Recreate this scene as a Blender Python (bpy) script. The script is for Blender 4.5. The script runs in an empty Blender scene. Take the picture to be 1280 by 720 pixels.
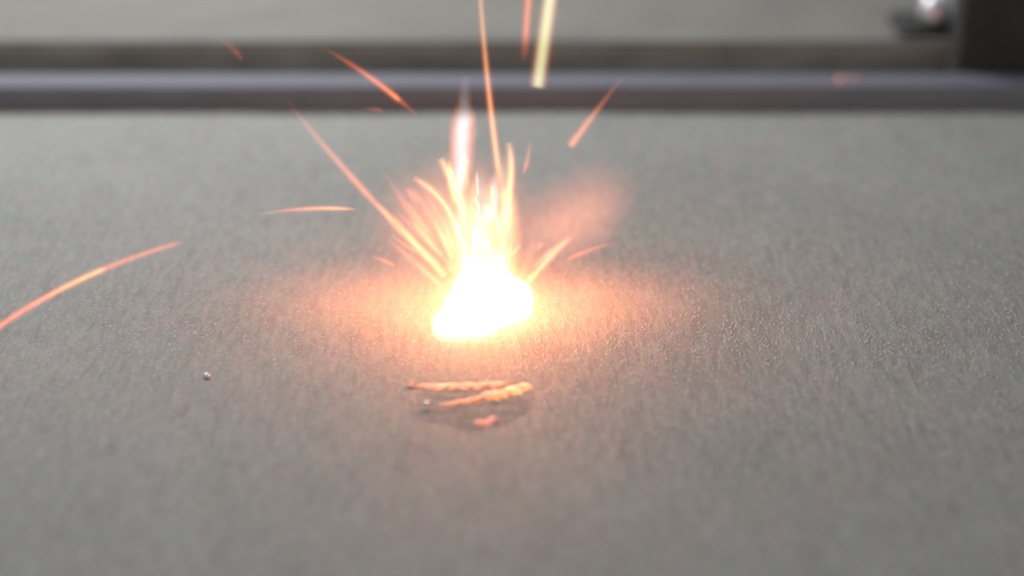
import bpy, bmesh, math, random
import numpy as np
from mathutils import Vector, Matrix, noise

# one Blender unit is one centimetre of the real build chamber
sc = bpy.context.scene
col = sc.collection
sc.unit_settings.scale_length = 0.01
R = math.radians

# ------------------------------------------------------------------ camera
PITCH, DIST, LENS = R(20), 15.11, 85.0
FWD = Vector((0, math.cos(PITCH), -math.sin(PITCH)))
UP = Vector((0, math.sin(PITCH), math.cos(PITCH)))
RT = Vector((1, 0, 0))
CAM = -FWD * DIST
cd = bpy.data.cameras.new('camera')
cam = bpy.data.objects.new('camera', cd)
col.objects.link(cam)
cam.location = CAM
cam.rotation_euler = (R(90) - PITCH, 0, 0)
cd.lens = LENS
cd.sensor_width = 36
cd.clip_start, cd.clip_end = 0.1, 500
cd.dof.use_dof = True
cd.dof.focus_distance = DIST - 0.7
cd.dof.aperture_fstop = 0.225
sc.camera = cam

# ------------------------------------------------------------------ world, lamps, exposure
w = bpy.data.worlds.new('World')
sc.world = w
w.use_nodes = True
bg = w.node_tree.nodes['Background']
bg.inputs['Color'].default_value = (0.93, 0.97, 1.0, 1)
bg.inputs['Strength'].default_value = 0.30


def area(name, loc, target, size, energy, color):
    l = bpy.data.lights.new(name, 'AREA')
    l.shape = 'RECTANGLE'
    l.size, l.size_y = size
    l.energy = energy
    l.color = color
    o = bpy.data.objects.new(name, l)
    col.objects.link(o)
    o.location = loc
    o.rotation_euler = (Vector(target) - Vector(loc)).to_track_quat('-Z', 'Y').to_euler()
    return o


area('chamber_lamp', (-4.6, 10.0, 8.6), (-1.0, 2.0, 0), (8, 4), 1440, (0.97, 0.98, 1.0))
area('front_lamp', (1.0, -12.0, 12.0), (0, -3, 0), (8, 4), 40, (1.0, 0.98, 0.96))

sc.view_settings.view_transform = 'Standard'
sc.view_settings.look = 'None'
sc.view_settings.exposure = 0
sc.view_settings.gamma = 1
sc.cycles.transparent_max_bounces = 64
sc.cycles.max_bounces = 6
sc.cycles.volume_bounces = 0
sc.cycles.use_denoising = True


# ------------------------------------------------------------------ helpers
def ray(px, py):
    k = 36 / LENS / 1280
    return FWD + RT * ((px - 640) * k) + UP * ((360 - py) * k)


def ground(px, py, z=0.0):                      # the point of the level plane z seen there
    d = ray(px, py)
    return CAM + d * ((z - CAM.z) / d.z)


def upright(px, py, Y):                         # the point of the upright plane y = Y seen there
    d = ray(px, py)
    return CAM + d * ((Y - CAM.y) / d.y)


def tag(o, label=None, cat=None, group=None, kind=None):
    if label: o['label'] = label
    if cat: o['category'] = cat
    if group: o['group'] = group
    if kind: o['kind'] = kind
    return o


def link(name, me, mat=None, parent=None):
    o = bpy.data.objects.new(name, me)
    col.objects.link(o)
    if mat: me.materials.append(mat)
    if parent: o.parent = parent
    return o


def empty(name, loc):
    o = bpy.data.objects.new(name, None)
    o.empty_display_size = 0.2
    col.objects.link(o)
    o.location = loc
    return o


def from_bm(name, bm, mat=None, parent=None, smooth=True):
    me = bpy.data.meshes.new(name)
    bm.normal_update()
    bm.to_mesh(me)
    bm.free()
    for p in me.polygons: p.use_smooth = smooth
    return link(name, me, mat, parent)


def new_mat(name):
    m = bpy.data.materials.new(name)
    m.use_nodes = True
    nt = m.node_tree
    for n in list(nt.nodes): nt.nodes.remove(n)
    out = nt.nodes.new('ShaderNodeOutputMaterial')
    return m, nt, out


class NT:
    """small shorthand for wiring nodes"""
    def __init__(s, nt): s.nt = nt

    def n(s, typ, **kw):
        nd = s.nt.nodes.new(typ)
        for k, v in kw.items(): setattr(nd, k, v)
        return nd

    def put(s, sock, v):
        if isinstance(v, bpy.types.NodeSocket): s.nt.links.new(v, sock)
        else: sock.default_value = v

    def math(s, op, a, b=None, c=None, clamp=False):
        nd = s.n('ShaderNodeMath', operation=op, use_clamp=clamp)
        s.put(nd.inputs[0], a)
        if b is not None: s.put(nd.inputs[1], b)
        if c is not None: s.put(nd.inputs[2], c)
        return nd.outputs[0]

    def ramp(s, fac, stops, interp='LINEAR'):
        nd = s.n('ShaderNodeValToRGB')
        cr = nd.color_ramp
        cr.interpolation = interp
        while len(cr.elements) > 1: cr.elements.remove(cr.elements[-1])
        for i, (p, c) in enumerate(stops):
            e = cr.elements[0] if i == 0 else cr.elements.new(p)
            e.position = p
            e.color = (c[0], c[1], c[2], 1) if isinstance(c, (tuple, list)) else (c, c, c, 1)
        s.put(nd.inputs[0], fac)
        return nd.outputs[0]

    def noise(s, vec, scale, detail=2, rough=0.5):
        nd = s.n('ShaderNodeTexNoise')
        nd.inputs['Scale'].default_value = scale
        nd.inputs['Detail'].default_value = detail
        nd.inputs['Roughness'].default_value = rough
        s.put(nd.inputs['Vector'], vec)
        return nd

    def mapping(s, vec, scale):
        nd = s.n('ShaderNodeMapping')
        nd.inputs['Scale'].default_value = scale
        s.put(nd.inputs['Vector'], vec)
        return nd.outputs[0]

    def mixc(s, fac, a, b, mode='MIX'):
        nd = s.n('ShaderNodeMix', data_type='RGBA', blend_type=mode)
        s.put(nd.inputs[0], fac)
        s.put(nd.inputs[6], a)
        s.put(nd.inputs[7], b)
        return nd.outputs[2]


# ------------------------------------------------------------------ materials
def powder_material():
    m, nt, out = new_mat('metal_powder')
    g = NT(nt)
    tc = g.n('ShaderNodeTexCoord').outputs['Object']
    streak = g.noise(g.mapping(tc, (1, 0.16, 1)), 26, 3, 0.6)          # recoater drag lines run away from the lens
    fine = g.noise(g.mapping(tc, (1, 0.4, 1)), 60, 2, 0.6)
    tint = g.noise(g.mapping(tc, (1, 0.22, 1)), 11, 3, 0.65)
    broad = g.noise(tc, 0.7, 3)
    base = g.ramp(streak.outputs['Fac'], [(0.3, 0.225), (0.5, 0.285), (0.7, 0.345)])
    tn = g.ramp(tint.outputs['Fac'], [(0.30, (0.90, 1.06, 0.89)), (0.46, (1.0, 1.0, 0.90)),
                                      (0.58, (1.02, 0.99, 0.90)), (0.72, (1.13, 0.93, 0.96))])
    c = g.mixc(1.0, base, tn, 'MULTIPLY')
    mid = g.noise(g.mapping(tc, (1, 0.3, 1)), 3.2, 4, 0.6)
    br = g.ramp(g.math('ADD', g.math('MULTIPLY', broad.outputs['Fac'], 0.5), g.math('MULTIPLY', mid.outputs['Fac'], 0.5)), [(0.35, 0.90), (0.65, 1.08)])
    c = g.mixc(1.0, c, br, 'MULTIPLY')
    p = g.n('ShaderNodeBsdfPrincipled')
    nt.links.new(c, p.inputs['Base Color'])
    p.inputs['Roughness'].default_value = 0.72
    p.inputs['Metallic'].default_value = 0.0
    p.inputs['Specular IOR Level'].default_value = 0.45
    h = g.math('ADD', g.math('MULTIPLY', streak.outputs['Fac'], 0.5), g.math('MULTIPLY', fine.outputs['Fac'], 0.5))
    b = g.n('ShaderNodeBump')
    b.inputs['Strength'].default_value = 0.22
    b.inputs['Distance'].default_value = 0.04
    nt.links.new(h, b.inputs['Height'])
    nt.links.new(b.outputs[0], p.inputs['Normal'])
    nt.links.new(p.outputs[0], out.inputs['Surface'])
    return m


def metal_material(name, color, rough, metallic=1.0, wear=0.15, stretch=(1, 1, 1), nscale=8, spec=0.5):
    m, nt, out = new_mat(name)
    g = NT(nt)
    tc = g.n('ShaderNodeTexCoord').outputs['Object']
    nz = g.noise(g.mapping(tc, stretch), nscale, 4, 0.6)
    lo = tuple(x * (1 - wear) for x in color)
    hi = tuple(min(1, x * (1 + wear)) for x in color)
    c = g.ramp(nz.outputs['Fac'], [(0.3, lo), (0.7, hi)])
    p = g.n('ShaderNodeBsdfPrincipled')
    nt.links.new(c, p.inputs['Base Color'])
    p.inputs['Metallic'].default_value = metallic
    p.inputs['Specular IOR Level'].default_value = spec
    r = g.ramp(nz.outputs['Fac'], [(0.3, max(0.02, rough - 0.08)), (0.7, min(1, rough + 0.08))])
    nt.links.new(r, p.inputs['Roughness'])
    b = g.n('ShaderNodeBump')
    b.inputs['Strength'].default_value = 0.15
    b.inputs['Distance'].default_value = 0.02
    nt.links.new(nz.outputs['Fac'], b.inputs['Height'])
    nt.links.new(b.outputs[0], p.inputs['Normal'])
    nt.links.new(p.outputs[0], out.inputs['Surface'])
    return m


def hot_metal(name, stops, strength, length, base=(0.16, 0.12, 0.10)):
    """solidifying metal: emission for heat and, on tracks, reflected fire, stronger at one end (object x runs along it)"""
    m, nt, out = new_mat(name)
    g = NT(nt)
    tc = g.n('ShaderNodeTexCoord').outputs['Object']
    sx = g.n('ShaderNodeSeparateXYZ')
    nt.links.new(tc, sx.inputs[0])
    t = g.math('MULTIPLY', sx.outputs[0], 1 / length, clamp=True)
    nz = g.noise(tc, 14, 3, 0.6)
    tt = g.math('ADD', t, g.math('MULTIPLY', g.math('SUBTRACT', nz.outputs['Fac'], 0.5), 0.18))
    heat = g.mixc(1.0, g.ramp(tt, stops), g.ramp(g.noise(tc, 19, 3, 0.6).outputs['Fac'], [(0.36, 0.4), (0.6, 1.15)]), 'MULTIPLY')
    p = g.n('ShaderNodeBsdfPrincipled')
    p.inputs['Base Color'].default_value = (*base, 1)
    p.inputs['Metallic'].default_value = 0.2
    p.inputs['Roughness'].default_value = 0.55
    nt.links.new(heat, p.inputs['Emission Color'])
    p.inputs['Emission Strength'].default_value = strength
    b = g.n('ShaderNodeBump')
    b.inputs['Strength'].default_value = 0.3
    b.inputs['Distance'].default_value = 0.02
    nt.links.new(nz.outputs['Fac'], b.inputs['Height'])
    nt.links.new(b.outputs[0], p.inputs['Normal'])
    nt.links.new(p.outputs[0], out.inputs['Surface'])
    return m


M_POWDER = powder_material()
M_RAIL = metal_material('dark_anodised_metal', (0.21, 0.225, 0.25), 0.45, 0.0, 0.15, (0.2, 1, 1), 10, 0.5)
M_RAILTOP = metal_material('edge_highlight_metal', (0.155, 0.15, 0.185), 0.7, 0.1, 0.15, (0.15, 1, 1), 12, 0.5)  # lavender of light reflected along the top edge, put into the colour
M_STEP = metal_material('blackened_steel', (0.27, 0.265, 0.24), 0.6, 0.0, 0.3, (0.3, 1, 1), 5, 0.3)
M_PLATE = metal_material('dusty_steel_plate', (0.205, 0.195, 0.172), 0.7, 0.0, 0.14, (1, 1, 1), 1.2, 0.3)
M_BLOCK = metal_material('black_plastic_clamp', (0.055, 0.057, 0.055), 0.9, 0.0, 0.2, (1, 1, 1), 4, 0.15)
M_BOLT = metal_material('polished_steel', (0.90, 0.89, 0.93), 0.42, 1.0, 0.04)
M_BEAD = metal_material('bright_spatter_metal', (0.95, 0.95, 0.93), 0.25, 0.4, 0.03)
M_FUSED = metal_material('fused_metal', (0.30, 0.28, 0.255), 0.9, 0.0, 0.3, (1, 0.5, 1), 16)


# ------------------------------------------------------------------ the powder bed
PY = 400                                                # picture row where the fire meets the powder
BASE = ground(602, PY)
Y0 = BASE.y
YR = ground(640, 137).y                                 # front of the rail

rng = np.random.default_rng(4)


def bed_z(x, y):
    return 0.012 * noise.noise(Vector((x * 0.8, y * 0.35, 0))) + 0.006 * noise.noise(Vector((x * 6, y * 1.6, 3)))


def powder_bed():
    X0, X1, Ya, Yb = -14.0, 14.0, -13.0, YR + 0.02
    nx, ny = 280, 220
    xs = np.linspace(X0, X1, nx)
    ys = np.linspace(Ya, Yb, ny)
    vs = []
    for y in ys:
        for x in xs:
            vs.append((x, y, bed_z(x, y)))
    fs = [(j * nx + i, j * nx + i + 1, (j + 1) * nx + i + 1, (j + 1) * nx + i) for j in range(ny - 1) for i in range(nx - 1)]
    me = bpy.data.meshes.new('powder_bed')
    me.from_pydata(vs, [], fs)
    for p in me.polygons: p.use_smooth = True
    tag(link('powder_bed', me, M_POWDER), kind='structure')


powder_bed()


def powder_grains(n, seed, rmin, rmax, mat, label):
    g = np.random.default_rng(seed)
    P = []
    near, far = ground(640, 735).y, YR - 0.02
    y = far - (far - near) * g.random(n * 2)
    half = 3.45 * (DIST + y * math.cos(PITCH)) / DIST
    keep = g.random(n * 2) < half / half.max()
    y, half = y[keep][:n], half[keep][:n]
    k = len(y)
    x = (g.random(k) * 2 - 1) * half
    r = rmin + (rmax - rmin) * g.random(k) ** 3
    z = np.array([bed_z(a, b) for a, b in zip(x, y)])
    unit = np.array([(1, 0, 0), (-1, 0, 0), (0, 1, 0), (0, -1, 0), (0, 0, 1), (0, 0, -1)], float)
    tri = np.array([(0, 2, 4), (2, 1, 4), (1, 3, 4), (3, 0, 4), (2, 0, 5), (1, 2, 5), (3, 1, 5), (0, 3, 5)])
    ang = g.random(k) * 6.283
    ca, sa = np.cos(ang), np.sin(ang)
    u = unit[None] * (0.75 + 0.5 * g.random((k, 6, 1)))
    vx = u[..., 0] * ca[:, None] - u[..., 1] * sa[:, None]
    vy = u[..., 0] * sa[:, None] + u[..., 1] * ca[:, None]
    v = np.stack([vx * r[:, None] + x[:, None], vy * 1.7 * r[:, None] + y[:, None], u[..., 2] * 0.30 * r[:, None] + z[:, None]], -1).reshape(-1, 3)
    f = (tri[None] + (np.arange(k) * 6)[:, None, None]).reshape(-1, 3)
    me = bpy.data.meshes.new('powder_grains')
    me.vertices.add(len(v))
    me.vertices.foreach_set('co', v.ravel())
    me.loops.add(f.size)
    me.loops.foreach_set('vertex_index', f.ravel())
    me.polygons.add(len(f))
    me.polygons.foreach_set('loop_start', np.arange(0, f.size, 3))
    me.polygons.foreach_set('use_smooth', np.zeros(len(f), bool))
    me.update(calc_edges=True)
    tag(link('powder_grains', me, mat), label, 'powder', kind='stuff')


M_GRAIN = metal_material('powder_grain_metal', (0.34, 0.335, 0.318), 0.6, 0.0, 0.35, (1, 1, 1), 20)
powder_grains(90000, 7, 0.005, 0.014, M_GRAIN, 'loose grey metal powder grains spread over the flat bed')


# ------------------------------------------------------------------ rail and stepped plate at the back of the bed
def profile_bar(name, prof, x0, x1, mat, parent=None, bevel=0.0):
    """a bar along x with the given (y, z) outline"""
    bm = bmesh.new()
    n = 30
    rings = []
    for i in range(n + 1):
        x = x0 + (x1 - x0) * i / n
        rings.append([bm.verts.new((x, y, z)) for y, z in prof])
    k = len(prof)
    for a, b in zip(rings, rings[1:]):
        for j in range(k):
            bm.faces.new((a[j], a[(j + 1) % k], b[(j + 1) % k], b[j]))
    bm.faces.new(rings[0][::-1])
    bm.faces.new(rings[-1])
    bmesh.ops.recalc_face_normals(bm, faces=bm.faces)
    o = from_bm(name, bm, mat, parent, smooth=False)
    if bevel:
        md = o.modifiers.new('bevel', 'BEVEL')
        md.width = bevel
        md.segments = 3
        md.limit_method = 'ANGLE'
        md.angle_limit = R(40)
    return o


hF = upright(640, 108, YR).z                            # height of the dark front face
YT = ground(640, 92, hF).y                              # rear edge of the pale top strip
rail = empty('metal_rail', (0, YR, 0))
tag(rail, 'long dark metal rail with a lavender highlight along its top edge behind the powder', 'rail')
L = lambda y: y - YR
profile_bar('rail_body', [(0, -0.4), (0, hF - 0.015), (L(YT) - 0.02, hF - 0.015), (L(YT) - 0.02, -0.4)], -16, 16, M_RAIL, rail, 0.01)
profile_bar('top_strip', [(-0.006, hF - 0.014), (0.014, hF), (L(YT), hF), (L(YT), hF - 0.014)], -16, 16, M_RAILTOP, rail, 0.004)

YS = YT + 0.55                                          # shadowed channel, then the step up to the plate
hS = upright(640, 52, YS).z
plate = empty('stepped_plate', (0, YS, 0))
tag(plate, 'wide blurred grey plate behind the rail with a black front step', 'plate')
profile_bar('front_step', [(0, -0.4), (0, hS - 0.05), (0.06, hS - 0.012), (0.4, hS - 0.012), (0.4, -0.4)], -18, 18, M_STEP, plate, 0.01)
profile_bar('plate_top', [(0.03, hS - 0.011), (0.05, hS), (14, hS), (14, hS - 0.011)], -18, 18, M_PLATE, plate)
profile_bar('channel_floor', [(YT - YS - 0.018, -0.1), (YT - YS - 0.018, hF - 0.25), (-0.002, hF - 0.25), (-0.002, -0.1)], -16, 16, M_STEP, plate)


# ------------------------------------------------------------------ clamp and bolt at the right
def rounded_block(name, sx, sy, sz, bev, mat, parent, shear=0.0):
    bm = bmesh.new()
    bmesh.ops.create_cube(bm, size=1)
    for v in bm.verts:
        v.co = Vector((v.co.x * sx, v.co.y * sy, (v.co.z + 0.5) * sz))
        if v.co.x < 0: v.co.x += shear * v.co.z
    bmesh.ops.bevel(bm, geom=list(bm.edges), offset=bev, segments=5, profile=0.5, affect='EDGES')
    return from_bm(name, bm, mat, parent)


pB = ground(1192, 88, hF)
clamp = empty('clamp_block', (pB.x + 0.95, (YT + YS) / 2 + 0.015, hF - 0.249))
tag(clamp, 'black blurred clamp block standing behind the rail at the right end', 'clamp')
rounded_block('body', 1.9, YS - YT - 0.08, 1.6, 0.07, M_BLOCK, clamp, 0.05)
pS = upright(1170, 13, YS + 0.32)                       # middle of the bolt head
fh = max(0.06, pS.z - 0.15 - hS)
ft = rounded_block('foot', 2.6, 0.7, fh, min(0.09, fh * 0.45), M_BLOCK, clamp, 0.9)
ft.location = (-0.02, (YS - YT) / 2 + 0.45, hS + 0.002 - (hF - 0.249))

bolt = empty('bolt', (pS.x, YS + 0.32, hS + fh + 0.003))
tag(bolt, 'shiny round-headed steel bolt gleaming beside the black clamp', 'bolt')


def lathe(name, prof, seg, mat, parent):
    bm = bmesh.new()
    rings = []
    for r, z in prof:
        if r < 1e-6: rings.append([bm.verts.new((0, 0, z))])
        else: rings.append([bm.verts.new((r * math.cos(6.28318 * i / seg), r * math.sin(6.28318 * i / seg), z)) for i in range(seg)])
    for a, b in zip(rings, rings[1:]):
        for i in range(seg):
            j = (i + 1) % seg
            if len(a) == 1: bm.faces.new((a[0], b[i], b[j]))
            elif len(b) == 1: bm.faces.new((a[i], a[j], b[0]))
            else: bm.faces.new((a[i], a[j], b[j], b[i]))
    bmesh.ops.recalc_face_normals(bm, faces=bm.faces)
    return from_bm(name, bm, mat, parent)


lathe('washer', [(0, 0), (0.17, 0), (0.17, 0.03), (0.0, 0.03)], 28, M_BLOCK, bolt)
lathe('head', [(0, 0.031), (0.13, 0.031), (0.137, 0.09), (0.132, 0.15), (0.115, 0.205), (0.085, 0.245), (0.05, 0.266),
               (0.045, 0.262), (0.04, 0.225), (0, 0.22)], 32, M_BOLT, bolt)


# ------------------------------------------------------------------ fused metal and glowing tracks in front of the fire
def track(name, pts, widths, mat, label, cat='weld track', group=None, hk=0.35):
    P = [ground(*p) for p in pts]
    o0 = P[0].copy()
    bm = bmesh.new()
    dense = []
    m = 14
    for i in range(len(P) - 1):
        for s in range(m):
            u = s / m
            p0, p1, p2, p3 = P[max(i - 1, 0)], P[i], P[i + 1], P[min(i + 2, len(P) - 1)]
            q = 0.5 * ((2 * p1) + (p2 - p0) * u + (2 * p0 - 5 * p1 + 4 * p2 - p3) * u * u + (-p0 + 3 * p1 - 3 * p2 + p3) * u ** 3)
            dense.append((q, widths[i] * (1 - u) + widths[i + 1] * u))
    dense.append((P[-1], widths[-1]))
    N = len(dense)
    rings = []
    for i, (q, wd) in enumerate(dense):
        t = i / (N - 1)
        d = (dense[min(i + 1, N - 1)][0] - dense[max(i - 1, 0)][0]).normalized()
        nrm = Vector((-d.y, d.x, 0))
        cap = min(1, math.sqrt(max(0.0, 1 - (1 - min(1, min(t, 1 - t) * 9)) ** 2)) + 0.05)
        ww = wd * cap * (1 + 0.35 * noise.noise(Vector((q.x * 11, q.y * 11, 1))) + 0.3 * noise.noise(Vector((q.x * 26, q.y * 26, 4))))
        ring = []
        for k in range(9):
            a = math.pi * k / 8
            e = q + nrm * ww * math.cos(a)
            ring.append(bm.verts.new(Vector((e.x, e.y, bed_z(e.x, e.y) - 0.004 + math.sin(a) * (ww * hk + 0.008))) - o0))
        rings.append(ring)
    for a, b in zip(rings, rings[1:]):
        for k in range(8): bm.faces.new((a[k], a[k + 1], b[k + 1], b[k]))
        bm.faces.new((a[8], a[0], b[0], b[8]))
    bm.faces.new(rings[0])
    bm.faces.new(rings[-1])
    bmesh.ops.recalc_face_normals(bm, faces=bm.faces)
    o = from_bm(name, bm, mat)
    o.location = o0
    tag(o, label, cat, group)
    return o


GT = 'fused tracks in front of the fire'  # track emission also holds the fire's reflection in the ridges
Lx = lambda a, b: abs(ground(*b).x - ground(*a).x)


def fused_patch():
    c = ground(585, 505)
    bm = bmesh.new()
    n, rr = 96, 14
    top = bm.verts.new((0, 0, 0.012 + bed_z(c.x, c.y)))
    prev = None
    for j in range(1, rr + 1):
        ring = []
        for i in range(n):
            a = 6.28318 * i / n
            k = j / rr
            ca, sa = math.cos(a), math.sin(a)
            wob = 1 + 0.30 * noise.noise(Vector((ca * 1.7, sa * 1.7, 5))) + 0.26 * noise.noise(Vector((ca * 7, sa * 7, 1))) + 0.16 * noise.noise(Vector((ca * 18, sa * 18, 7)))
            x, y = 0.36 * wob * k * ca, 0.36 * wob * k * sa
            z = bed_z(c.x + x, c.y + y) + 0.004 * (1 - k ** 2) - (0.004 if j == rr else 0) + 0.007 * noise.noise(Vector((x * 9, y * 16, 2))) * (1 - k ** 4) + 0.002
            ring.append(bm.verts.new((x, y, z)))
        for i in range(n):
            if prev is None: bm.faces.new((top, ring[i], ring[(i + 1) % n]))
            else: bm.faces.new((prev[i], ring[i], ring[(i + 1) % n], prev[(i + 1) % n]))
        prev = ring
    o = from_bm('fused_patch', bm, M_FUSED)
    o.location = (c.x, c.y, 0)
    tag(o, 'dull brown patch of fused metal on the powder below the fire', 'fused metal')


fused_patch()
track('melt_track', [(518, 482), (560, 484), (600, 483), (640, 479)], [0.022, 0.052, 0.048, 0.03],
      hot_metal('cooling_track_metal', [(0.0, (0.35, 0.10, 0.05)), (0.3, (0.95, 0.36, 0.19)), (0.7, (0.9, 0.30, 0.16)), (1, (0.9, 0.3, 0.16))], 1.35, Lx((518, 482), (640, 479))),
      'thin straight track nearest the fire, orange with heat and reflected fire', group=GT)
track('melt_track', [(545, 508), (575, 505), (605, 499), (635, 491), (662, 482)], [0.024, 0.042, 0.056, 0.064, 0.056],
      hot_metal('bright_track_metal', [(0.0, (0.22, 0.08, 0.05)), (0.45, (0.55, 0.18, 0.08)), (0.7, (1.0, 0.34, 0.14)), (1, (1.0, 0.44, 0.18))], 1.4, Lx((545, 508), (662, 482))),
      'curved track of heat and reflected fire rising to a bright orange right end', group=GT)
track('melt_track', [(592, 531), (608, 529), (621, 525)], [0.05, 0.056, 0.052],
      hot_metal('faint_track_metal', [(0.0, (0.35, 0.12, 0.10)), (0.6, (0.8, 0.26, 0.20)), (1, (0.7, 0.22, 0.18))], 0.8, Lx((592, 531), (621, 525))),
      'short faint pink glowing stub of track nearest the lens', group=GT)


def bead(name, px, py, r, mat, label, group=None, z=0.0, squash=0.85):
    bm = bmesh.new()
    bmesh.ops.create_icosphere(bm, subdivisions=3, radius=r)
    for v in bm.verts:
        v.co *= 1 + 0.12 * noise.noise(v.co * (1.5 / r) + Vector((px, py, 0)))
        v.co.z *= squash
    o = from_bm(name, bm, mat)
    p = ground(px, py, z + r * 0.5)
    o.location = (p.x, p.y, z + r * 0.6)
    tag(o, label, 'spatter bead', group)


M_HOTBEAD = hot_metal('hot_bead_metal', [(0, (1, 0.42, 0.34)), (1, (1, 0.42, 0.34))], 0.75, 1)
M_RAILBEAD = hot_metal('pink_glow_metal', [(0, (1, 0.36, 0.28)), (1, (1, 0.36, 0.28))], 0.9, 1)  # plain pink emission for the two small spots on the rail
GB = 'beads of spatter'
bead('spatter_bead', 533, 505, 0.019, M_BEAD, 'small white shiny bead at the left end of the lower track', GB, 0.02)
bead('spatter_bead', 513, 479, 0.024, M_HOTBEAD, 'small pink hot bead left of the upper track', GB, 0.0)
bead('spatter_bead', 258, 470, 0.019, M_BEAD, 'lone white bead on the bare powder left of the fire', GB, 0.0)
bead('spatter_bead', 1050, 99, 0.024, M_RAILBEAD, 'faint pink glowing bead lying on top of the metal rail', GB, hF, 0.7)
bead('spatter_bead', 1067, 98, 0.017, M_RAILBEAD, 'smaller dimmer glowing bead just right of the pink one on the rail', GB, hF, 0.6)


# ------------------------------------------------------------------ the fire
def local_frame(A, B, bend=Vector((0, 0, 1))):
    ex = (B - A).normalized()
    ez = ex.cross(bend)
    ez.normalize()
    ey = ez.cross(ex).normalized()
    return Matrix(((ex.x, ey.x, ez.x, A.x), (ex.y, ey.y, ez.y, A.y), (ex.z, ey.z, ez.z, A.z), (0, 0, 0, 1)))


def interp(t, tab):
    for (a, va), (b, vb) in zip(tab, tab[1:]):
        if t <= b: return va + (vb - va) * max(0, (t - a)) / max(1e-6, b - a)
    return tab[-1][1]


def glow_material(name, L, bow, rad, wtab, itab, strength, core, edge, sharp=3.0, grain=0.0, gscale=6, step=0.12, cr=0.16, hot=None):
    """incandescent gas: emits most on the filament's axis, thinning out towards its surface"""
    m, nt, out = new_mat(name)
    g = NT(nt)
    tc = g.n('ShaderNodeTexCoord').outputs['Object']
    if grain:
        nz = g.noise(tc, gscale, 3, 0.55)
        dv = g.n('ShaderNodeVectorMath', operation='SUBTRACT')
        nt.links.new(nz.outputs['Color'], dv.inputs[0])
        dv.inputs[1].default_value = (0.5, 0.5, 0.5)
        sv = g.n('ShaderNodeVectorMath', operation='SCALE')
        nt.links.new(dv.outputs[0], sv.inputs[0])
        sv.inputs['Scale'].default_value = grain
        av = g.n('ShaderNodeVectorMath', operation='ADD')
        nt.links.new(tc, av.inputs[0])
        nt.links.new(sv.outputs[0], av.inputs[1])
        tc = av.outputs[0]
    sx = g.n('ShaderNodeSeparateXYZ')
    nt.links.new(tc, sx.inputs[0])
    X, Y, Z = sx.outputs
    t = g.math('MULTIPLY', X, 1 / L, clamp=True)
    par = g.math('MULTIPLY', g.math('MULTIPLY', t, g.math('SUBTRACT', 1.0, t)), 4 * bow)
    dy = g.math('SUBTRACT', Y, par)
    d = g.math('SQRT', g.math('ADD', g.math('MULTIPLY', dy, dy), g.math('MULTIPLY', Z, Z)))
    wr = g.ramp(t, [(a, v) for a, v in wtab])
    dn = g.math('DIVIDE', d, g.math('MULTIPLY', wr, rad))
    e = g.math('EXPONENT', g.math('MULTIPLY', g.math('MULTIPLY', dn, dn), -sharp))
    edge_off = g.math('SUBTRACT', 1.0, g.math('POWER', g.math('MINIMUM', dn, 1.0), 4.0))
    ii = g.ramp(t, itab)
    s = g.math('MULTIPLY', g.math('MULTIPLY', g.math('MULTIPLY', e, edge_off), ii), strength)
    c = g.ramp(dn, [(0, core), (cr, core), (cr + 0.3, edge)])
    if hot:                                     # the stretch that burns brightest turns yellow
        hc = g.ramp(dn, [(0, (1.0, 0.66, 0.16)), (0.22, (1.0, 0.62, 0.15)), (0.5, edge)])
        c = g.mixc(g.ramp(t, hot), c, hc)
    em = g.n('ShaderNodeEmission')
    nt.links.new(c, em.inputs['Color'])
    nt.links.new(s, em.inputs['Strength'])
    nt.links.new(em.outputs[0], out.inputs['Volume'])
    m.cycles.volume_step_rate = step
    return m


def filament(name, A, B, bow, rad, wtab, mat, parent=None, bend=Vector((0, 0, 1)), seg=10, n=18):
    """closed tapering tube that follows the bowed line from A to B"""
    Ln = (B - A).length
    bm = bmesh.new()
    rings = []
    for i in range(n + 1):
        t = i / n
        y = 4 * bow * t * (1 - t)
        sl = 4 * bow * (1 - 2 * t) / Ln
        tn = Vector((1, sl, 0)).normalized()
        nv = Vector((-tn.y, tn.x, 0))
        r = rad * max(0.12, interp(t, wtab))
        rings.append([bm.verts.new(Vector((t * Ln, y, 0)) + nv * r * math.cos(6.28318 * k / seg) + Vector((0, 0, r * math.sin(6.28318 * k / seg)))) for k in range(seg)])
    for a, b in zip(rings, rings[1:]):
        for k in range(seg): bm.faces.new((a[k], a[(k + 1) % seg], b[(k + 1) % seg], b[k]))
    bm.faces.new(rings[0][::-1])
    bm.faces.new(rings[-1])
    bmesh.ops.recalc_face_normals(bm, faces=bm.faces)
    o = from_bm(name, bm, mat, parent)
    o.matrix_world = local_frame(A, B, bend)
    return o


def bow_of(A, M, B, bend=Vector((0, 0, 1))):
    """bow height that carries the curve through M"""
    inv = local_frame(A, B, bend).inverted()
    q = inv @ M
    t = min(0.85, max(0.15, q.x / (B - A).length))
    return q.y / (4 * t * (1 - t))


ORANGE, RED = (1.0, 0.24, 0.05), (1.0, 0.09, 0.02)
GOLD, PALE = (1.0, 0.55, 0.20), (0.9, 0.82, 0.62)
SOFT = [(0, 0.45), (0.3, 0.8), (0.75, 1.0), (1, 0.5)]
EVEN = [(0, 1.0), (1, 1.0)]


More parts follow.
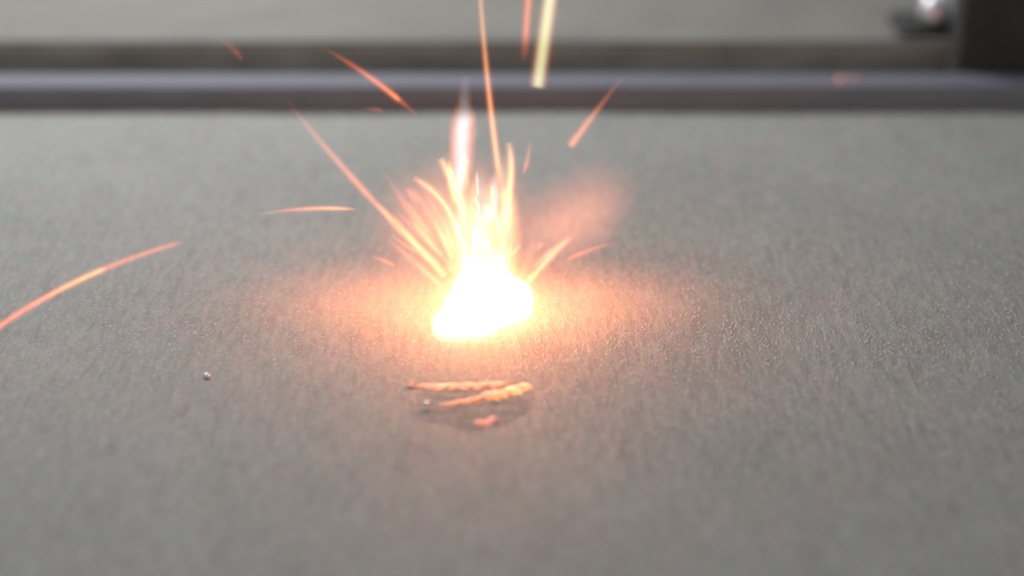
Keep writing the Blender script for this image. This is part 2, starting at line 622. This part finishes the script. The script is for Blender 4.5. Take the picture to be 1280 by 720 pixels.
def spark(a, m, b, dy, wpx, gain, label, core=ORANGE, edge=RED, wtab=SOFT, itab=None, sharp=3.0, dyb=None, cr=0.16, hot=None):
    """a bright droplet's glowing line between picture points a and b, bowed through m, on the upright plane y = Y0 + dy"""
    dyb = dy if dyb is None else dyb
    A, B = upright(*a, Y0 + dy), upright(*b, Y0 + dyb)
    Mi = upright(*m, Y0 + (dy + dyb) / 2)
    rad = wpx * 1.08 / 200.0
    itab = itab or [(0, 0.0), (0.15, 0.35), (0.7, 1.0), (0.93, 0.9), (1, 0.0)]
    bow = bow_of(A, Mi, B)
    ln = (B - A).length
    mat = glow_material('spark_glow', ln, bow, rad, wtab, itab, 1.6 * gain / rad, core, edge, sharp * 1.4, cr=cr, hot=hot)
    o = filament('spark', A, B, bow, rad, wtab, mat)
    tag(o, label, 'spark', 'sparks thrown up from the fire')
    return o


fire = empty('plasma_fire', BASE)
tag(fire, 'white-hot fire burning on the powder where the beam strikes', 'fire')


def fire_child(o):
    mw = o.matrix_world.copy()
    o.parent = fire
    o.matrix_parent_inverse = Matrix.Translation(-BASE)
    return o


def blob_mesh(name, parts, voxel, mat, smooth_it=6):
    """one closed skin round several overlapping ellipsoids / cones"""
    bm = bmesh.new()
    for (c, rx, ry, rz, tilt) in parts:
        r = bmesh.ops.create_icosphere(bm, subdivisions=4, radius=1)
        rot = Matrix.Rotation(tilt, 3, 'Y')
        for v in r['verts']:
            v.co = rot @ Vector((v.co.x * rx, v.co.y * ry, v.co.z * rz)) + (c - BASE)
    me = bpy.data.meshes.new(name)
    bm.to_mesh(me)
    bm.free()
    o = bpy.data.objects.new(name, me)
    col.objects.link(o)
    rm = o.modifiers.new('skin', 'REMESH')
    rm.mode = 'VOXEL'
    rm.voxel_size = voxel
    sm = o.modifiers.new('smooth', 'SMOOTH')
    sm.iterations = smooth_it
    dg = bpy.context.evaluated_depsgraph_get()
    me2 = bpy.data.meshes.new_from_object(o.evaluated_get(dg))
    o.modifiers.clear()
    o.data = me2
    bpy.data.meshes.remove(me)
    me2.name = name
    for p in me2.polygons: p.use_smooth = True
    me2.materials.clear()
    me2.materials.append(mat)
    o.location = BASE
    return fire_child_loc(o)


def fire_child_loc(o):
    o.parent = fire
    o.location = (0, 0, 0)
    return o


m, nt, out = new_mat('white_hot_core')
em = nt.nodes.new('ShaderNodeEmission')
em.inputs['Color'].default_value = (1.0, 0.66, 0.36, 1)
g_ = NT(nt)
sx_ = g_.n('ShaderNodeSeparateXYZ')
nt.links.new(g_.n('ShaderNodeTexCoord').outputs['Object'], sx_.inputs[0])
nz_ = g_.noise(g_.n('ShaderNodeTexCoord').outputs['Object'], 7, 3)
hz_ = g_.math('ADD', sx_.outputs[2], g_.math('MULTIPLY', g_.math('SUBTRACT', nz_.outputs['Fac'], 0.5), 0.3))
hs_ = g_.ramp(hz_, [(0.0, 1.0), (0.3, 0.9), (0.5, 0.35), (0.68, 0.12), (0.85, 0.05)])
nt.links.new(g_.math('MULTIPLY', hs_, 8.0), em.inputs['Strength'])
nt.links.new(em.outputs[0], out.inputs['Volume'])
m.cycles.volume_step_rate = 0.3
M_CORE = m
U = lambda x, y, dy=0.0: upright(x, y, Y0 + dy)
P = 1 / 200.0
def on_bed(px, py, h):
    return ground(px, py) + Vector((0, 0, h))


blob_mesh('core', [(on_bed(568, 418, 0.06), 29 * P, 0.15, 0.13, 0), (on_bed(594, 416, 0.12), 32 * P, 0.16, 0.19, 0),
                   (on_bed(622, 402, 0.12), 30 * P, 0.16, 0.21, 0), (on_bed(648, 394, 0.08), 20 * P, 0.15, 0.15, 0),
                   (U(608, 362), 44 * P, 0.15, 30 * P, 0), (U(577, 384), 24 * P, 0.14, 26 * P, 0.2), (U(648, 368), 18 * P, 0.12, 20 * P, -0.4), (U(588, 348), 14 * P, 0.09, 34 * P, 0.1), (U(623, 342), 15 * P, 0.09, 38 * P, -0.08)], 0.016, M_CORE, 18)

# hot gas round the core
def gas(name, c, rx, ry, rz, tilt, strength, core, edge, sharp, grain, gscale, lump=0.15):
    bm = bmesh.new()
    bmesh.ops.create_icosphere(bm, subdivisions=4, radius=1)
    for v in bm.verts:
        v.co *= 1 + lump * (noise.noise(v.co * 1.6 + Vector((c.x * 3, 0, c.z * 5))) - 0.2)
    mt, nt, out = new_mat(name + '_glow')
    g = NT(nt)
    tc = g.n('ShaderNodeTexCoord').outputs['Object']
    nz = g.noise(tc, gscale, 3, 0.55)
    ln = g.n('ShaderNodeVectorMath', operation='LENGTH')
    nt.links.new(tc, ln.inputs[0])
    d = g.math('ADD', ln.outputs['Value'], g.math('MULTIPLY', g.math('SUBTRACT', nz.outputs['Fac'], 0.5), grain))
    d = g.math('MAXIMUM', d, 0.0)
    e = g.math('EXPONENT', g.math('MULTIPLY', g.math('MULTIPLY', d, d), -sharp))
    off = g.math('SUBTRACT', 1.0, g.math('POWER', g.math('MINIMUM', ln.outputs['Value'], 1.0), 3.0))
    s = g.math('MULTIPLY', g.math('MULTIPLY', e, off), strength)
    cc = g.ramp(d, [(0, core), (0.3, core), (0.8, edge)])
    em = g.n('ShaderNodeEmission')
    nt.links.new(cc, em.inputs['Color'])
    nt.links.new(s, em.inputs['Strength'])
    nt.links.new(em.outputs[0], out.inputs['Volume'])
    mt.cycles.volume_step_rate = 0.5
    o = from_bm(name, bm, mt)
    o.matrix_world = Matrix.Translation(c) @ Matrix.Rotation(tilt, 4, 'Y') @ Matrix.Diagonal((rx, ry, rz, 1))
    return o


def hang(o):
    mw = o.matrix_world.copy()
    o.parent = fire
    o.matrix_basis = Matrix.Translation(-BASE) @ mw
    return o


hang(gas('hot_gas', U(604, 372, 0.10), 125 * P, 0.5, 80 * P, 0.0, 2.0, (1.0, 0.42, 0.13), (1.0, 0.22, 0.06), 3.2, 0.25, 1.6))
hang(gas('hot_gas', U(606, 378, 0.02), 88 * P, 0.36, 60 * P, -0.25, 9.0, (1.0, 0.62, 0.22), (1.0, 0.3, 0.08), 3.4, 0.55, 2.2, 0.15))
hang(gas('upper_gas', U(572, 285, 0.14), 128 * P, 0.4, 112 * P, 0.0, 2.6, (1.0, 0.32, 0.12), (1.0, 0.20, 0.07), 3.0, 0.7, 2.2))

hang(gas('fire_halo', on_bed(600, 400, 0.13), 1.8, 0.66, 0.28, 0.0, 1.7, (1.0, 0.34, 0.13), (1.0, 0.22, 0.08), 3.0, 0.45, 1.8, 0.2))  # added glowing volume, imitates the fire's light spread over the powder

puff = gas('vapour_puff', U(714, 276, 0.25), 116 * P, 0.34, 66 * P, -0.66, 1.8, (1.0, 0.30, 0.15), (1.0, 0.22, 0.12), 2.5, 1.0, 1.9, 0.35)
tag(puff, 'salmon cloud of glowing vapour drifting up to the right of the fire', 'vapour')

# flame tongues standing on the core, and thin sparks kept as fire parts
def strand(a, mid, b, dy, wpx, gain, core, edge, wtab, itab, sharp=2.5, grain=0.03, cr=0.25):
    A, B, Mi = U(*a, dy), U(*b, dy), U(*mid, dy)
    rad = wpx * P
    bend = Vector((1, 0, 0))
    bow = bow_of(A, Mi, B, bend)
    ln = (B - A).length
    mat = glow_material('flame_glow', ln, bow, rad, wtab, itab, 0.46 * gain / rad, core, edge, sharp, grain, 9, cr=cr)
    return hang(filament('fire_strand', A, B, bow, rad, wtab, mat, None, bend, 12, 16))


TW = [(0, 1.0), (0.4, 0.9), (0.8, 0.6), (1, 0.2)]
TI = [(0, 1.0), (0.5, 0.8), (0.85, 0.5), (1, 0.0)]
TF = [(0, 0.8), (0.6, 1.0), (0.85, 0.8), (1, 0.3)]
WHITE = (1.0, 0.80, 0.50)
FE = (1.0, 0.40, 0.10)
strand((583, 352), (578, 275), (575, 205), -0.02, 27, 2.0, WHITE, FE, TW, TI, 2.5, 0.06)
strand((625, 352), (631, 275), (629, 185), -0.02, 26, 1.8, WHITE, FE, TW, TI, 2.5, 0.06)
strand((602, 348), (602, 270), (600, 205), 0.02, 36, 2.6, (0.42, 0.52, 0.62), (1.0, 0.42, 0.14), TW, TI, 2.2, 0.08)
strand((593, 335), (590, 280), (594, 222), -0.05, 13, 1.0, (1.0, 0.75, 0.35), FE, TF, TI)
strand((612, 335), (616, 285), (607, 228), -0.06, 14, 0.9, (1.0, 0.72, 0.35), FE, TF, TI)
strand((640, 340), (641, 290), (637, 232), -0.03, 15, 0.9, (1.0, 0.62, 0.22), FE, TF, TI)
strand((565, 340), (562, 300), (557, 262), -0.03, 16, 0.9, (1.0, 0.60, 0.20), FE, TF, TI)
strand((650, 352), (662, 320), (668, 296), 0.0, 14, 0.6, (1.0, 0.5, 0.18), FE, TF, TI)
strand((574, 240), (578, 170), (583, 92), -0.02, 19, 3.0, (0.34, 0.46, 0.50), (1.0, 0.22, 0.07),
       [(0, 0.6), (0.3, 1.0), (0.6, 0.95), (0.75, 0.6), (1, 0.4)], [(0, 0.4), (0.12, 1.0), (0.3, 0.8), (0.36, 1.0), (0.62, 1.0), (0.70, 0.45), (0.8, 0.3), (0.9, 0.2), (1, 0.0)], 1.8, 0.05, 0.40)

rnd = random.Random(11)
for i in range(36):
    x0 = rnd.uniform(568, 640)
    lean = (x0 - 606) * rnd.uniform(0.0, 0.42) + rnd.uniform(-7, 7)
    y0 = rnd.uniform(240, 345)
    hgt = rnd.choice((rnd.uniform(14, 34), rnd.uniform(30, 75)))
    pale = rnd.random() < 0.7 and abs(x0 - 602) < 24
    cc = (0.50, 0.62, 0.72) if pale else (1.0, rnd.uniform(0.40, 0.75), 0.2)
    strand((x0, y0), (x0 + lean * 0.45 + rnd.uniform(-4, 4), y0 - hgt * 0.5), (x0 + lean, y0 - hgt), rnd.uniform(-0.14, 0.06), rnd.choice((rnd.uniform(2.5, 5), rnd.uniform(6, 12))),
           rnd.uniform(1.0, 2.4), cc, (1.0, 0.30, 0.08), TF, [(0, 0.0), (0.25, 1.0), (0.7, 0.9), (1, 0.0)], 2.6, 0.03)
for i in range(13):                                     # thin sparks fanning from the core, built as parts of the fire
    an = R(rnd.uniform(113, 152)) if i < 9 else R(rnd.uniform(28, 62))
    r0, r1 = rnd.uniform(25, 60), rnd.uniform(80, 150) * (1 if i < 9 else 0.75)
    c0 = (578, 352) if i < 9 else (640, 356)
    q = lambda rr, dd: (c0[0] + rr * math.cos(an + dd), c0[1] - rr * math.sin(an + dd))
    strand(q(r0, 0), q((r0 + r1) / 2, 0.02), q(r1, rnd.uniform(-0.06, 0.06)), rnd.uniform(-0.2, 0.1), rnd.uniform(3.5, 6.5),
           rnd.uniform(0.7, 1.6), (1.0, 0.32, 0.10), (1.0, 0.16, 0.05), TF, [(0, 0.3), (0.3, 1.0), (0.7, 0.7), (1, 0.0)], 2.6, 0.01)

lamp = bpy.data.lights.new('fire_light', 'POINT')
lamp.energy = 85
lamp.color = (1.0, 0.235, 0.05)
lamp.shadow_soft_size = 0.16
lo = bpy.data.objects.new('fire_light', lamp)
col.objects.link(lo)
lo.parent = fire
lo.location = (0, 0.05, 0.6)

# ------------------------------------------------------------------ sparks
T = spark
T((598, -40), (610, 105), (626, 232), -0.35, 8, 0.85, 'tall thin orange spark rising straight out of the top of the picture', GOLD, (1.0, 0.2, 0.05),
  [(0, 0.6), (0.6, 0.85), (1, 1.0)], [(0, 0.7), (0.2, 0.7), (0.6, 1.0), (0.9, 1.0), (1, 0.1)], 3.5)
T((693, -40), (683, 30), (672, 109), -0.5, 12, 0.8, 'thick pale yellow spark ending bluntly in front of the rail', (0.58, 0.60, 0.30), (0.75, 0.18, 0.06),
  EVEN, [(0, 1.0), (0.96, 1.0), (1, 0.85)], 2.2, cr=0.42)
T((663, -30), (659, 20), (655, 78), -0.3, 8, 0.55, 'short salmon spark just left of the thick pale one', ORANGE, RED, EVEN, [(0, 0.9), (0.65, 0.9), (0.8, 0.4), (1, 0.0)])
T((398, 56), (450, 88), (522, 145), -0.2, 7, 0.75, 'slanting red spark crossing the rail left of the fire', (1.0, 0.25, 0.07), RED, SOFT,
  [(0, 0), (0.2, 0.3), (0.5, 0.8), (0.78, 1.0), (0.82, 0.5), (1, 0.1)], hot=[(0, 0), (0.6, 0.1), (0.78, 0.6), (0.82, 0)])
T((352, 118), (440, 222), (492, 278), -0.25, 8, 0.6, 'upper long left spark slanting down towards the fire', (1.0, 0.25, 0.07), (1.0, 0.2, 0.08), SOFT,
  [(0, 0), (0.2, 0.3), (0.6, 0.8), (1, 1.0)])
T((468, 252), (505, 290), (556, 345), -0.3, 9, 0.8, 'yellow hot spark running straight down into the left of the fire', GOLD, (1.0, 0.25, 0.06),
  [(0, 0.7), (0.5, 0.9), (1, 1.0)], [(0, 0.0), (0.15, 0.7), (0.6, 1.0), (1, 1.0)], hot=[(0, 0), (0.3, 0.6), (1, 0.9)])
T((318, 269), (385, 261), (448, 262), -0.35, 5, 0.7, 'nearly level thin spark over the powder left of the fire', (1.0, 0.25, 0.07), RED, SOFT,
  [(0, 0), (0.1, 0.3), (0.3, 0.5), (0.5, 0.9), (0.9, 1.0), (1, 0.0)], hot=[(0, 0), (0.5, 0.2), (0.75, 0.9), (1, 0.9)])
T((-40, 437), (108, 346), (230, 302), -0.75, 6.5, 0.75, 'long arching spark falling to the left edge of the picture', (1.0, 0.25, 0.07), RED,
  [(0, 1.0), (0.6, 1.0), (1, 0.7)], [(0, 0.7), (0.3, 0.8), (0.64, 1.0), (0.67, 0.65), (0.95, 0.7), (1, 0.0)], hot=[(0, 0), (0.3, 0.0), (0.5, 0.9), (0.65, 1.0), (0.67, 0)])
T((782, 92), (746, 138), (712, 184), -0.2, 8.5, 0.6, 'salmon spark slanting up to the right in front of the rail', (1.0, 0.25, 0.07), (1.0, 0.2, 0.09), [(0, 0.5), (1, 1.0)],
  [(0, 0), (0.3, 0.35), (0.7, 0.9), (0.95, 1.0), (1, 0.3)])
T((517, 222), (548, 246), (574, 308), -0.22, 8, 0.75, 'arching yellow-green spark curling out to the upper left of the flames', (0.9, 0.72, 0.30), (1.0, 0.22, 0.07), EVEN,
  [(0, 0.2), (0.2, 0.9), (0.8, 1.0), (1, 0.4)])
T((551, 198), (567, 230), (580, 268), -0.26, 9, 1.1, 'bright yellow spark hugging the left flame', (1.0, 0.75, 0.28), (1.0, 0.3, 0.07), EVEN,
  [(0, 0.2), (0.3, 0.9), (0.8, 1.0), (1, 0.3)])
T((462, 321), (478, 325), (494, 333), -0.3, 5, 0.6, 'tiny pink spark low down at the left of the flames', ORANGE, RED, SOFT)
T((480, 294), (512, 322), (556, 362), -0.38, 9, 0.55, 'broad dull orange spark lowest on the left of the fire', (1.0, 0.42, 0.16), (1.0, 0.22, 0.07), SOFT)
T((474, 205), (508, 258), (560, 330), -0.2, 8, 0.6, 'faint upright orange spark between the long left spark and the arch', (1.0, 0.25, 0.07), (1.0, 0.2, 0.07), SOFT,
  [(0, 0), (0.3, 0.3), (0.6, 0.9), (1, 1.0)])
T((712, 297), (688, 322), (660, 352), -0.3, 9, 0.9, 'short yellow spark leaping right out of the white core', (1.0, 0.62, 0.22), (1.0, 0.24, 0.06), [(0, 0.6), (1, 1.0)],
  [(0, 0.2), (0.3, 0.8), (1, 1.0)])
T((774, 302), (745, 310), (706, 326), -0.3, 5.5, 0.45, 'thin salmon spark pointing right under the vapour cloud', ORANGE, RED, SOFT)
T((663, 172), (660, 196), (654, 218), -0.25, 6, 0.4, 'faint short spark right of the flame tips', ORANGE, RED, SOFT)
T((452, 136), (464, 136), (480, 139), -0.2, 4.5, 0.22, 'tiny faint spark at the front edge of the rail', ORANGE, RED, SOFT)
T((270, 44), (288, 58), (304, 76), -0.2, 7, 0.14, 'very faint spark high above the rail at the left', ORANGE, RED, SOFT)
T((636, 178), (639, 208), (634, 250), -0.24, 8, 0.9, 'yellow spark hugging the right flame', (1.0, 0.72, 0.30), (1.0, 0.3, 0.08), EVEN, [(0, 0.2), (0.3, 0.8), (0.8, 1.0), (1, 0.3)])
T((508, 234), (516, 244), (524, 252), -0.18, 9, 0.4, 'blurred pink spark tip inside the arch', (1.0, 0.34, 0.2), RED, EVEN, [(0, 0.2), (0.5, 1.0), (1, 0.2)])
T((540, 258), (552, 290), (566, 326), -0.16, 9, 0.5, 'dull orange spark under the arch beside the flames', (1.0, 0.25, 0.07), (1.0, 0.2, 0.07), SOFT)
T((728, 283), (700, 306), (668, 334), -0.22, 9, 0.35, 'wide pink spark between the core and the vapour cloud', (1.0, 0.30, 0.16), (1.0, 0.2, 0.1), SOFT)
T((494, 262), (524, 292), (556, 322), -0.24, 7, 0.5, 'thin salmon spark lying just above the yellow hot spark', (1.0, 0.25, 0.07), (1.0, 0.2, 0.07), SOFT)
T((528, 236), (552, 275), (570, 318), -0.14, 8, 0.45, 'red spark tucked between the arch and the left flame', (1.0, 0.3, 0.12), RED, SOFT)
